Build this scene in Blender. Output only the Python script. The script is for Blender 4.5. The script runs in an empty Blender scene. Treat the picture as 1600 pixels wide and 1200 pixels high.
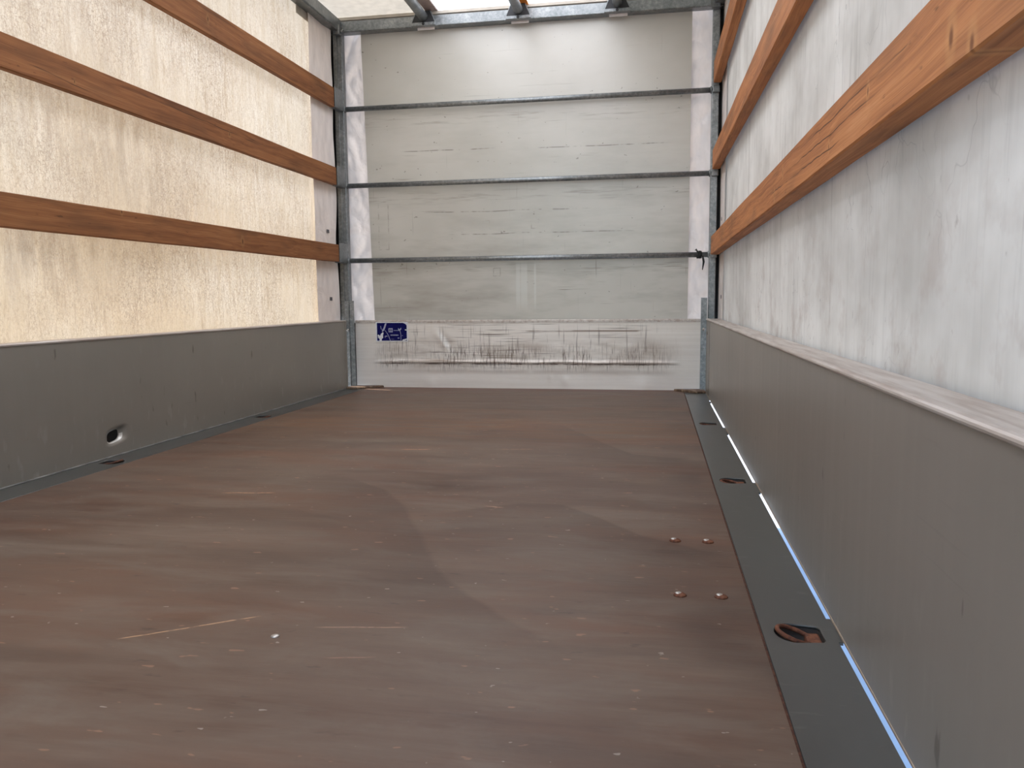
import bpy, bmesh, math, random
from mathutils import Vector, Matrix, noise as mnoise
random.seed(7)
S = bpy.context.scene
COL = S.collection
PI = math.pi

# ------------------------------------------------------------------ camera
cam_d = bpy.data.cameras.new('camera'); cam = bpy.data.objects.new('camera', cam_d); COL.objects.link(cam)
FW = Vector((-0.17540308, 0.97882042, -0.10556675)); RT = Vector((0.98444498, 0.17548176, -0.00861589)); UP = Vector((-0.01009162, 0.10543591, 0.99437489))
M = Matrix.Identity(4)
for i in range(3):
    M[i][0] = RT[i]; M[i][1] = UP[i]; M[i][2] = -FW[i]
M.translation = (0, 0, 0.5147)
cam.matrix_world = M
cam_d.sensor_width = 36; cam_d.lens = 1236.54 / 1600 * 36; cam_d.clip_start = 0.02
S.camera = cam

# ------------------------------------------------------------------ sky, sun, exposure
SUN_DIR = Vector((-0.70, 0.20, 0.66)).normalized()
w = bpy.data.worlds.new('sky'); S.world = w; w.use_nodes = True
wn = w.node_tree; wn.nodes.clear()
sky = wn.nodes.new('ShaderNodeTexSky'); sky.sky_type = 'NISHITA'; sky.sun_disc = False
sky.sun_elevation = math.asin(SUN_DIR.z); sky.sun_rotation = math.atan2(SUN_DIR.x, SUN_DIR.y)
bg = wn.nodes.new('ShaderNodeBackground'); bg.inputs[1].default_value = 0.19
wo = wn.nodes.new('ShaderNodeOutputWorld')
wn.links.new(sky.outputs[0], bg.inputs[0]); wn.links.new(bg.outputs[0], wo.inputs[0])
sd = bpy.data.lights.new('sun', 'SUN'); sd.energy = 5.0; sd.color = (1, 0.925, 0.83); sd.angle = 0.01
so = bpy.data.objects.new('sun', sd); COL.objects.link(so)
so.rotation_euler = SUN_DIR.to_track_quat('Z', 'Y').to_euler()
so.location = (-4, 3, 6)

vs = S.view_settings
S.display_settings.display_device = 'sRGB'
vs.view_transform = 'Standard'; vs.look = 'None'; vs.gamma = 1.0; vs.use_curve_mapping = False
vs.exposure = 1.45
try:
    S.cycles.max_bounces = 14; S.cycles.diffuse_bounces = 10; S.cycles.transmission_bounces = 8
    S.cycles.sample_clamp_indirect = 8; S.cycles.use_denoising = True
except Exception: pass

# ------------------------------------------------------------------ material helpers
class G:
    """tiny wrapper around a material's node tree"""
    def __init__(s, name):
        s.m = bpy.data.materials.new(name); s.m.use_nodes = True
        s.t = s.m.node_tree; s.t.nodes.clear()
        s.out = s.t.nodes.new('ShaderNodeOutputMaterial')
        s.tc = s.t.nodes.new('ShaderNodeTexCoord')
        s.P = s.tc.outputs['Object']
    def n(s, k): return s.t.nodes.new(k)
    def put(s, sock, v):
        if isinstance(v, bpy.types.NodeSocket): s.t.links.new(v, sock)
        elif v is not None:
            if hasattr(sock.default_value, '__len__'):
                v = tuple(v) if hasattr(v, '__len__') else (v,) * len(sock.default_value)
                if len(sock.default_value) == 4 and len(v) == 3: v = v + (1,)
            sock.default_value = v
    def map(s, v, scale=(1, 1, 1), loc=(0, 0, 0), rot=(0, 0, 0)):
        k = s.n('ShaderNodeMapping'); s.put(k.inputs[0], v); k.inputs['Scale'].default_value = scale
        k.inputs['Location'].default_value = loc; k.inputs['Rotation'].default_value = rot
        return k.outputs[0]
    def noise(s, v, scale=5, detail=3, rough=0.5, dist=0, col=False):
        k = s.n('ShaderNodeTexNoise'); s.put(k.inputs['Vector'], v); k.inputs['Scale'].default_value = scale
        k.inputs['Detail'].default_value = detail; k.inputs['Roughness'].default_value = rough; k.inputs['Distortion'].default_value = dist
        return k.outputs['Color' if col else 'Fac']
    def voro(s, v, scale=5, feature='DISTANCE_TO_EDGE', rand=1):
        k = s.n('ShaderNodeTexVoronoi'); k.feature = feature; s.put(k.inputs['Vector'], v)
        k.inputs['Scale'].default_value = scale; k.inputs['Randomness'].default_value = rand
        return k.outputs['Distance']
    def ramp(s, f, stops, mode='LINEAR'):
        k = s.n('ShaderNodeValToRGB'); k.color_ramp.interpolation = mode; s.put(k.inputs[0], f)
        e = k.color_ramp.elements
        while len(e) < len(stops): e.new(0.5)
        for el, (p, c) in zip(e, stops):
            el.position = p; el.color = (c, c, c, 1) if not hasattr(c, '__len__') else (tuple(c) + (1,))[:4]
        return k.outputs[0]
    def mix(s, f, a, b, mode='MIX'):
        k = s.n('ShaderNodeMix'); k.data_type = 'RGBA'; k.blend_type = mode
        s.put(k.inputs[0], f); s.put(k.inputs[6], a); s.put(k.inputs[7], b)
        return k.outputs[2]
    def math(s, op, a, b=None, c=None, clamp=False):
        k = s.n('ShaderNodeMath'); k.operation = op; k.use_clamp = clamp
        s.put(k.inputs[0], a)
        if b is not None: s.put(k.inputs[1], b)
        if c is not None: s.put(k.inputs[2], c)
        return k.outputs[0]
    def vmath(s, op, a, b=None):
        k = s.n('ShaderNodeVectorMath'); k.operation = op; s.put(k.inputs[0], a)
        if b is not None: s.put(k.inputs[1], b)
        return k.outputs[1 if op in ('LENGTH', 'DISTANCE', 'DOT_PRODUCT') else 0]
    def sep(s, v):
        k = s.n('ShaderNodeSeparateXYZ'); s.put(k.inputs[0], v); return k.outputs
    def rng(s, v, a, b, c=0.0, d=1.0, smooth=False):
        k = s.n('ShaderNodeMapRange'); k.clamp = True
        if smooth: k.interpolation_type = 'SMOOTHSTEP'
        s.put(k.inputs[0], v)
        for i, x in enumerate((a, b, c, d)): k.inputs[i + 1].default_value = x
        return k.outputs[0]
    def bump(s, h, strength=0.3, dist=0.01):
        k = s.n('ShaderNodeBump'); k.inputs['Strength'].default_value = strength; k.inputs['Distance'].default_value = dist
        s.put(k.inputs['Height'], h); return k.outputs[0]
    def pbr(s, col, rough=0.5, metal=0.0, normal=None, spec=0.5):
        k = s.n('ShaderNodeBsdfPrincipled'); s.put(k.inputs['Base Color'], col); s.put(k.inputs['Roughness'], rough)
        s.put(k.inputs['Metallic'], metal); s.put(k.inputs['Specular IOR Level'], spec)
        if normal is not None: s.put(k.inputs['Normal'], normal)
        s.t.links.new(k.outputs[0], s.out.inputs[0]); return s.m
    def sheet(s, refl, trans, fac, normal=None, gloss=0.06):
        """thin cloth: reflects diffusely and lets light through diffusely"""
        d = s.n('ShaderNodeBsdfDiffuse'); s.put(d.inputs[0], refl)
        t = s.n('ShaderNodeBsdfTranslucent'); s.put(t.inputs[0], trans)
        gl = s.n('ShaderNodeBsdfGlossy'); gl.inputs['Roughness'].default_value = 0.45
        gl.inputs[0].default_value = (1, 1, 1, 1)
        if normal is not None:
            for k in (d, t, gl): s.put(k.inputs['Normal'], normal)
        m1 = s.n('ShaderNodeMixShader'); m1.inputs[0].default_value = fac
        s.t.links.new(d.outputs[0], m1.inputs[1]); s.t.links.new(t.outputs[0], m1.inputs[2])
        m2 = s.n('ShaderNodeMixShader'); m2.inputs[0].default_value = gloss
        s.t.links.new(m1.outputs[0], m2.inputs[1]); s.t.links.new(gl.outputs[0], m2.inputs[2])
        s.t.links.new(m2.outputs[0], s.out.inputs[0]); return s.m

def flat(name, col, rough=0.5, metal=0.0, vary=0.12, scale=30):
    g = G(name); f = g.noise(g.P, scale, 3)
    a = tuple(c * (1 - vary) for c in col); b = tuple(min(1, c * (1 + vary)) for c in col)
    return g.pbr(g.ramp(f, [(0.3, a), (0.7, b)]), rough, metal)

def mat_galvanised(name='galvanised steel', k=1.0):
    g = G(name)
    a = g.noise(g.P, 60, 2, 0.6, 0.5); b = g.noise(g.map(g.P, (1, 1, 1)), 9, 3)
    f = g.math('ADD', g.math('MULTIPLY', a, 0.6), g.math('MULTIPLY', b, 0.4))
    c = g.ramp(f, [(0.3, (.15 * k, .165 * k, .17 * k)), (0.5, (.26 * k, .275 * k, .28 * k)), (0.68, (.42 * k, .43 * k, .43 * k))])
    r = g.rng(a, .3, .7, .32, .55)
    return g.pbr(c, r, 0.75, g.bump(a, .15, .002))

def mat_rust(name, dark=False):
    g = G(name); f = g.noise(g.P, 90, 4, .65)
    k = .55 if dark else 1
    c = g.ramp(f, [(0.25, (.035 * k, .015 * k, .009 * k)), (0.5, (.14 * k, .045 * k, .02 * k)), (0.75, (.26 * k, .105 * k, .05 * k))])
    return g.pbr(c, .8, .1, g.bump(f, .5, .002))

def mat_wood(name, knots=(), tone=1.0, crack=None, seed=0.0):
    g = G(name)
    p = g.map(g.P, (1, 1, 1), (seed, seed * 3.1, seed * 1.7))
    warp = g.noise(g.map(p, (6, 1.6, 6)), 1, 2, .5, col=True)
    q = g.vmath('ADD', p, g.vmath('MULTIPLY', g.vmath('SUBTRACT', warp, (.5, .5, .5)), (.05, .0, .05)))
    kn = halo = None
    for (ky, kz, r) in knots:
        d = g.vmath('LENGTH', g.vmath('MULTIPLY', g.vmath('SUBTRACT', g.P, (0, ky, kz)), (0, 1.15, .62)))
        core = g.rng(d, r * .25, r, 1, 0, True); halo_ = g.rng(d, r * 2.4, r * 1.1, 0, 1, True); halo = halo_ if halo is None else g.math('MAXIMUM', halo, halo_)
        kn = (core if kn is None else g.math('MAXIMUM', kn, core))
    grain = g.noise(g.map(q, (75, 1.3, 75)), 1, 4, .6, .3)
    fine = g.noise(g.map(q, (330, 5, 330)), 1, 2, .6)
    big = g.noise(g.map(p, (9, 1.1, 9)), 1, 2)
    f = g.math('ADD', g.math('MULTIPLY', grain, .48), g.math('ADD', g.math('MULTIPLY', fine, .30), g.math('MULTIPLY', big, .22)))
    t = tone
    c = g.ramp(f, [(0.30, (.17 * t, .060 * t, .024 * t)), (0.44, (.38 * t, .148 * t, .056 * t)), (0.57, (.52 * t, .215 * t, .082 * t)), (0.70, (.64 * t, .30 * t, .13 * t))])
    # worn dirty specks, short dark ticks along the grain
    sp = g.ramp(g.noise(g.map(p, (90, 22, 90), (3, 1, 2)), 1, 2, .5), [(0.70, 0), (0.78, .6)])
    c = g.mix(sp, c, (.10 * t, .045 * t, .022 * t))
    dirt = g.ramp(g.noise(g.map(p, (14, 3.5, 14), (7, 3, 5)), 1, 3), [(0.5, 0), (0.75, .45)])
    c = g.mix(dirt, c, (.13 * t, .07 * t, .04 * t))
    if kn is not None:
        c = g.mix(g.math('MULTIPLY', halo, .35), c, (.62 * t, .32 * t, .13 * t))
        c = g.mix(g.math('MULTIPLY', kn, .8), c, (.14 * t, .045 * t, .018 * t))
    for (y0, z0), (y1, z1) in (crack or ()):
        X = g.sep(g.P)
        line = g.math('SUBTRACT', X[2], g.math('MULTIPLY_ADD', X[1], (z1 - z0) / (y1 - y0), z0 - y0 * (z1 - z0) / (y1 - y0)))
        line = g.math('ADD', line, g.math('MULTIPLY', g.math('SUBTRACT', g.noise(g.map(p, (1, 9, 1)), 1, 2), .5), .010))
        lm = g.rng(g.math('ABSOLUTE', line), .0005, .0018, 1, 0)
        lm = g.math('MULTIPLY', lm, g.math('MULTIPLY', g.rng(X[1], y0, y0 + .05), g.rng(X[1], y1, y1 - .1)))
        lm = g.math('MULTIPLY', lm, g.rng(g.noise(g.map(p, (1, 7, 1), (0, 2, 0)), 1, 2), .38, .55, .25, .9))
        c = g.mix(lm, c, (.05 * t, .022 * t, .011 * t))
    return g.pbr(c, .66, 0, g.bump(grain, .22, .003), .2)

def mat_tarp_left():
    """cream tarpaulin, sun behind it: fine creases, soot streaks, brown stains"""
    g = G('cream tarpaulin, creased'); P = g.P; X = g.sep(P)
    def crackle(sy, sz, sc, amp, wd, nf):
        v = g.vmath('ADD', g.map(P, (1, sy, sz)), g.vmath('MULTIPLY', g.noise(P, nf, 3, .65, col=True), (amp, amp, amp)))
        return g.rng(g.voro(v, sc), 0, wd, 1, 0)
    big = g.noise(g.map(P, (1, 1.2, 1.6), (0, 4.2, 1.3)), 1, 4, .55)
    patchy = g.rng(g.noise(g.map(P, (1, 2.6, 2.2), (0, 1, 4)), 1, 3), .36, .62)
    cr = g.math('MAXIMUM', crackle(9, 5, 3.0, 1.8, .05, 12), g.math('MULTIPLY', crackle(24, 10, 2.4, 2.6, .075, 26), .8))
    cr = g.math('MULTIPLY', cr, g.math('MULTIPLY_ADD', patchy, .6, .2))
    hair = g.ramp(g.noise(g.map(P, (1, 80, 30)), 1, 3, .7, 1.8), [(0.50, 0), (0.66, .9)])
    hair2 = g.ramp(g.noise(g.map(P, (1, 85, 7), (0, 3, 2)), 1, 4, .65, .9), [(0.50, 0), (0.68, .9)])
    streak = g.noise(g.map(P, (1, 26, 4.5)), 1, 5, .68, .4)
    low = g.rng(X[2], 1.9, .55)
    tail = g.rng(X[1], 4.3, 1.7)
    c = g.ramp(streak, [(0.3, (.70, .62, .49)), (0.5, (.88, .82, .71)), (0.7, (.97, .93, .84))])
    stain = g.math('MULTIPLY', g.rng(big, .34, .60), g.math('MULTIPLY_ADD', g.math('MULTIPLY', low, tail), .8, .2))
    c = g.mix(g.math('MULTIPLY', stain, .9), c, (.50, .33, .17))
    c = g.mix(g.math('MULTIPLY', tail, .40), c, (.62, .53, .39))
    warm = g.math('MULTIPLY', low, .38); c = g.mix(warm, c, (.86, .65, .38))
    # soot brushed on below the middle and lowest slats
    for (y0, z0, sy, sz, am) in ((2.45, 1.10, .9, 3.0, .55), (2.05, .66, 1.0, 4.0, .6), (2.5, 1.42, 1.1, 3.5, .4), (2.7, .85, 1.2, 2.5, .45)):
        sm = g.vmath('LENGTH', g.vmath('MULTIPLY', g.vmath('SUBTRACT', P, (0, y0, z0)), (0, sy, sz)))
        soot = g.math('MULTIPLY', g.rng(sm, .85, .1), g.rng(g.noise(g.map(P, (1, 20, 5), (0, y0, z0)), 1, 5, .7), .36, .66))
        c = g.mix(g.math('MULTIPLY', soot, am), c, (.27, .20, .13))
    c = g.mix(g.math('MULTIPLY', g.math('MAXIMUM', hair, hair2), g.math('MULTIPLY_ADD', patchy, .35, .38)), c, (.33, .22, .13))
    c = g.mix(cr, c, (.26, .17, .10))
    return g.sheet(g.mix(.5, c, (.62, .59, .54)), g.mix(1, c, (.375, .375, .375), 'MULTIPLY'), .40, g.bump(cr, .15, .004), .03)

def mat_tarp_right():
    g = G('grey-white tarpaulin, smeared'); P = g.P; X = g.sep(P)
    st = g.noise(g.map(P, (1, 15, 1.6)), 1, 5, .68, .25)
    st2 = g.noise(g.map(P, (1, 90, 3), (0, 3, 1)), 1, 3, .6)
    big = g.noise(g.map(P, (1, 2.2, 3), (0, 1.7, .3)), 1, 4, .6)
    st = g.math('ADD', g.math('MULTIPLY', st, g.rng(X[1], .4, 3.2, .25, .62)), g.math('MULTIPLY', g.noise(g.map(P, (1, 4, 3.2), (0, 5, 2)), 1, 5, .62), g.rng(X[1], .4, 3.2, .75, .38)))
    c = g.ramp(st, [(0.3, (.64, .61, .555)), (0.5, (.79, .765, .715)), (0.66, (.85, .83, .785))])
    c = g.mix(g.ramp(st2, [(0.58, 0), (0.8, .22)]), c, (.42, .40, .37))
    c = g.mix(g.ramp(big, [(0.42, 0), (0.68, .6)]), c, (.42, .385, .33))
    sv = g.ramp(g.noise(g.map(P, (1, 42, 2.4), (0, 9, 4)), 1, 4, .7, .3), [(0.54, 0), (0.75, .55)])
    c = g.mix(g.math('MULTIPLY', sv, g.rng(g.noise(P, 2.6, 2), .4, .6)), c, (.30, .27, .235))
    br = g.ramp(g.noise(g.map(P, (1, 9, 8), (0, 2, 6)), 1, 4, .65), [(0.50, 0), (0.70, .7)])
    c = g.mix(g.math('MULTIPLY', br, g.rng(X[2], .80, .42)), c, (.42, .33, .27))
    ln = g.ramp(g.voro(g.vmath('ADD', g.map(P, (1, 5, 1.2)), g.vmath('MULTIPLY', g.noise(P, 7, 3, col=True), (.9, .9, .9))), 2.2), [(0, 1), (0.012, 0)])
    ln = g.math('MULTIPLY', ln, g.rng(g.noise(P, 3, 2), .5, .65, 0, .55))
    c = g.mix(ln, c, (.22, .20, .18))
    sp = g.ramp(g.noise(g.map(P, (1, 40, 22)), 1, 3, .6), [(0.69, 0), (0.76, .6)])
    c = g.mix(g.math('MULTIPLY', sp, g.rng(X[2], 1.2, .5)), c, (.24, .18, .14))
    return g.sheet(c, (.62, .57, .50), .10, g.bump(g.noise(P, 6, 2), .2, .01), .05)

def mat_tarp_plain(name, col, trans, fac, bumpy=.5, gloss=.04):
    g = G(name); P = g.P
    n = g.noise(P, 7, 4, .6); f2 = g.noise(g.map(P, (22, 22, 8)), 1, 3)
    k = g.ramp(f2, [(0.3, .86), (0.65, 1.0)])
    c = g.mix(1, col, k, 'MULTIPLY'); t = g.mix(1, trans, k, 'MULTIPLY')
    wr = g.noise(g.map(P, (9, 9, 9), (0, 0, 0), (0, .5, 0)), 1, 2, .5, 1.2)
    return g.sheet(c, t, fac, g.bump(wr, bumpy, .012), gloss)

def mat_front_panel():
    g = G('grey laminated sheet'); P = g.P; X = g.sep(P)
    big = g.noise(g.map(P, (1.3, 1, 1.8)), 1, 4, .55)
    c = g.ramp(big, [(0.35, (.47, .45, .40)), (0.65, (.56, .54, .49))])
    low = g.rng(X[2], 1.9, .5)
    sm = g.ramp(g.noise(g.map(P, (1.6, 1, 7), (2, 0, 1)), 1, 4, .65), [(0.45, 0), (0.75, .65)])
    c = g.mix(g.math('MULTIPLY', sm, low), c, (.27, .245, .205))
    # thin scuffs, level and plumb
    h1 = g.ramp(g.noise(g.map(P, (2.2, 1, 120)), 1, 2, .5), [(0.70, 0), (0.73, .8)])
    v1 = g.ramp(g.noise(g.map(P, (110, 1, 2.4), (3, 0, 7)), 1, 2, .5), [(0.70, 0), (0.74, .55)])
    msk = g.rng(g.noise(g.map(P, (3, 1, 4), (5, 0, 2)), 1, 2), .5, .62)
    c = g.mix(g.math('MULTIPLY', g.math('MULTIPLY', g.math('MAXIMUM', h1, v1), msk), g.math('MULTIPLY_ADD', low, .75, .2)), c, (.16, .13, .105))
    sp = g.ramp(g.noise(g.map(P, (34, 1, 50)), 1, 2, .5), [(0.735, 0), (0.77, .8)])
    c = g.mix(g.math('MULTIPLY', sp, .7), c, (.13, .11, .09))
    # scuffed bands just below each crossbar
    for z0 in (1.56, 1.12, .70):
        d = g.rng(g.math('ABSOLUTE', g.math('SUBTRACT', X[2], z0)), 0, .06, 1, 0, True)
        s2 = g.ramp(g.noise(g.map(P, (5, 1, 60), (z0, 0, z0)), 1, 3, .6), [(0.52, 0), (0.7, .7)])
        c = g.mix(g.math('MULTIPLY', g.math('MULTIPLY', d, s2), .7), c, (.22, .185, .15))
    # two long level scratches and rubbed outlines of boxes
    for z0, x0, x1 in ((1.385, -1.5, -.9), (1.375, -.75, .1), (1.03, -1.35, -.35), (.9, -1.2, -.1)):
        d = g.rng(g.math('ABSOLUTE', g.math('SUBTRACT', g.math('MULTIPLY_ADD', g.noise(g.map(P, (3, 1, 1)), 1, 2), .014, X[2]), z0 + .007)), .0012, .004, 1, 0)
        d = g.math('MULTIPLY', d, g.math('MULTIPLY', g.rng(X[0], x0, x0 + .1), g.rng(X[0], x1, x1 - .1)))
        d = g.math('MULTIPLY', d, g.rng(g.noise(g.map(P, (22, 1, 1)), 1, 2), .4, .6))
        c = g.mix(g.math('MULTIPLY', d, .65), c, (.13, .11, .09))
    for x0, x1, z0, z1 in ((-.985, -.945, .925, .975), (-.70, -.655, .925, .975), (-.925, -.885, .655, .70), (-1.62, -1.56, .82, 1.1)):
        bx = g.math('MAXIMUM', g.math('SUBTRACT', g.math('ABSOLUTE', g.math('SUBTRACT', X[0], (x0 + x1) / 2)), (x1 - x0) / 2),
                    g.math('SUBTRACT', g.math('ABSOLUTE', g.math('SUBTRACT', X[2], (z0 + z1) / 2)), (z1 - z0) / 2))
        bx = g.rng(g.math('ABSOLUTE', bx), .001, .0045, 1, 0)
        bx = g.math('MULTIPLY', bx, g.rng(g.noise(P, 28, 2), .42, .6))
        c = g.mix(g.math('MULTIPLY', bx, .4), c, (.17, .14, .115))
    # pale clean streaks low down
    for x0, wd in ((-.745, .022), (-.68, .007), (-.78, .014)):
        d = g.rng(g.math('ABSOLUTE', g.math('SUBTRACT', X[0], x0)), wd * .7, wd, 1, 0)
        d = g.math('MULTIPLY', d, g.math('MULTIPLY', g.rng(X[2], .45, .52), g.rng(X[2], .74, .70)))
        c = g.mix(g.math('MULTIPLY', d, .5), c, (.62, .63, .59))
    return g.pbr(c, .27, 0, g.bump(g.noise(P, 2.5, 2), .08, .02), .75)

def mat_scratched_alu():
    g = G('scratched aluminium'); P = g.P; X = g.sep(P)
    br = g.noise(g.map(P, (1.5, 1, 90)), 1, 3)
    c = g.ramp(br, [(0.3, (.76, .70, .64)), (0.7, (.82, .765, .71))])
    band = lambda z0, h: g.rng(g.math('ABSOLUTE', g.math('SUBTRACT', X[2], z0)), h * .25, h, 1, 0, True)
    xm = g.math('MULTIPLY', g.rng(X[0], -1.66, -1.55), g.rng(X[0], .16, -.05))
    vert = g.ramp(g.noise(g.map(P, (260, 1, 17)), 1, 3, .6), [(0.51, 0), (0.60, 1)])
    clump = g.rng(g.noise(g.map(P, (7, 1, 6)), 1, 3, .6), .38, .58)
    mid = g.math('MULTIPLY', g.math('MULTIPLY', vert, band(.180, .10)), g.math('MULTIPLY', clump, xm))
    c = g.mix(g.math('MULTIPLY', mid, .9), c, (.09, .052, .034))
    v2 = g.ramp(g.noise(g.map(P, (95, 1, 5), (4, 0, 3)), 1, 2, .5), [(0.62, 0), (0.67, 1)])
    c = g.mix(g.math('MULTIPLY', g.math('MULTIPLY', v2, band(.27, .13)), g.math('MULTIPLY', xm, .5)), c, (.14, .10, .08))
    hz = g.ramp(g.noise(g.map(P, (3.5, 1, 230)), 1, 2, .5), [(0.61, 0), (0.66, 1)])
    hm = g.math('MULTIPLY', g.math('MULTIPLY', g.rng(g.noise(g.map(P, (3, 1, 9), (1, 0, 8)), 1, 2), .42, .6), xm), g.rng(X[2], .09, .13))
    c = g.mix(g.math('MULTIPLY', g.math('MULTIPLY', hz, hm), .75), c, (.13, .09, .07))
    rub = g.math('MULTIPLY', g.math('MULTIPLY', band(.20, .13), xm), g.rng(g.noise(g.map(P, (2.5, 1, 10)), 1, 4, .65), .38, .65))
    c = g.mix(g.math('MULTIPLY', rub, .65), c, (.34, .26, .20))
    # thick brown scrape under the rib and along the upper third
    d = g.math('MULTIPLY', band(.1435, .006), g.math('MULTIPLY', xm, g.rng(g.noise(g.map(P, (14, 1, 60)), 1, 4, .75), .40, .56)))
    c = g.mix(g.math('MULTIPLY', d, .9), c, (.07, .04, .03))
    d = g.math('MULTIPLY', band(.335, .007), g.math('MULTIPLY', g.math('MULTIPLY', g.rng(X[0], -.95, -.8), g.rng(X[0], .12, .0)), g.rng(g.noise(g.map(P, (6, 1, 30)), 1, 3), .4, .55)))
    c = g.mix(g.math('MULTIPLY', d, .8), c, (.20, .13, .09))
    return g.pbr(c, g.rng(br, .3, .7, .34, .46), .22, g.bump(g.math('SUBTRACT', g.noise(g.map(P, (5, 1, 9)), 1, 3), g.math('MULTIPLY', mid, .3)), .25, .01), .5)

def mat_side_alu(name, base, warm=0.0):
    g = G(name); P = g.P; X = g.sep(P)
    big = g.noise(g.map(P, (1, 1.3, 2)), 1, 4, .5)
    st = g.noise(g.map(P, (1, 38, 1.0)), 1, 3, .6)
    a = tuple(c * .9 for c in base); b = tuple(c * 1.1 for c in base)
    c = g.ramp(big, [(0.3, a), (0.7, b)])
    c = g.mix(g.ramp(st, [(0.45, 0), (0.8, .07)]), c, tuple(min(1, q * 1.5) for q in base))  # faint paler upright streaks, satin reflections put into the colour
    low = g.rng(X[2], .22, .02)
    mk = g.ramp(g.noise(g.map(P, (1, 34, 13), (0, 2, 5)), 1, 2, .5), [(0.61, 0), (0.72, .8)])
    c = g.mix(g.math('MULTIPLY', mk, g.math('MULTIPLY_ADD', low, .5, .10)), c, (.38, .35, .31))
    dk = g.ramp(g.noise(g.map(P, (1, 30, 11), (0, 7, 1)), 1, 2, .5), [(0.71, 0), (0.76, .9)])
    c = g.mix(g.math('MULTIPLY', dk, .5), c, (.05, .038, .03))
    hz = g.ramp(g.noise(g.map(P, (1, 3, 130), (0, 1, 1)), 1, 2), [(0.70, 0), (0.76, .12)])
    c = g.mix(hz, c, tuple(q * .6 for q in base))
    return g.pbr(c, g.rng(st, .3, .7, .33, .38), .35, g.bump(big, .06, .02), .5)

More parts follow.
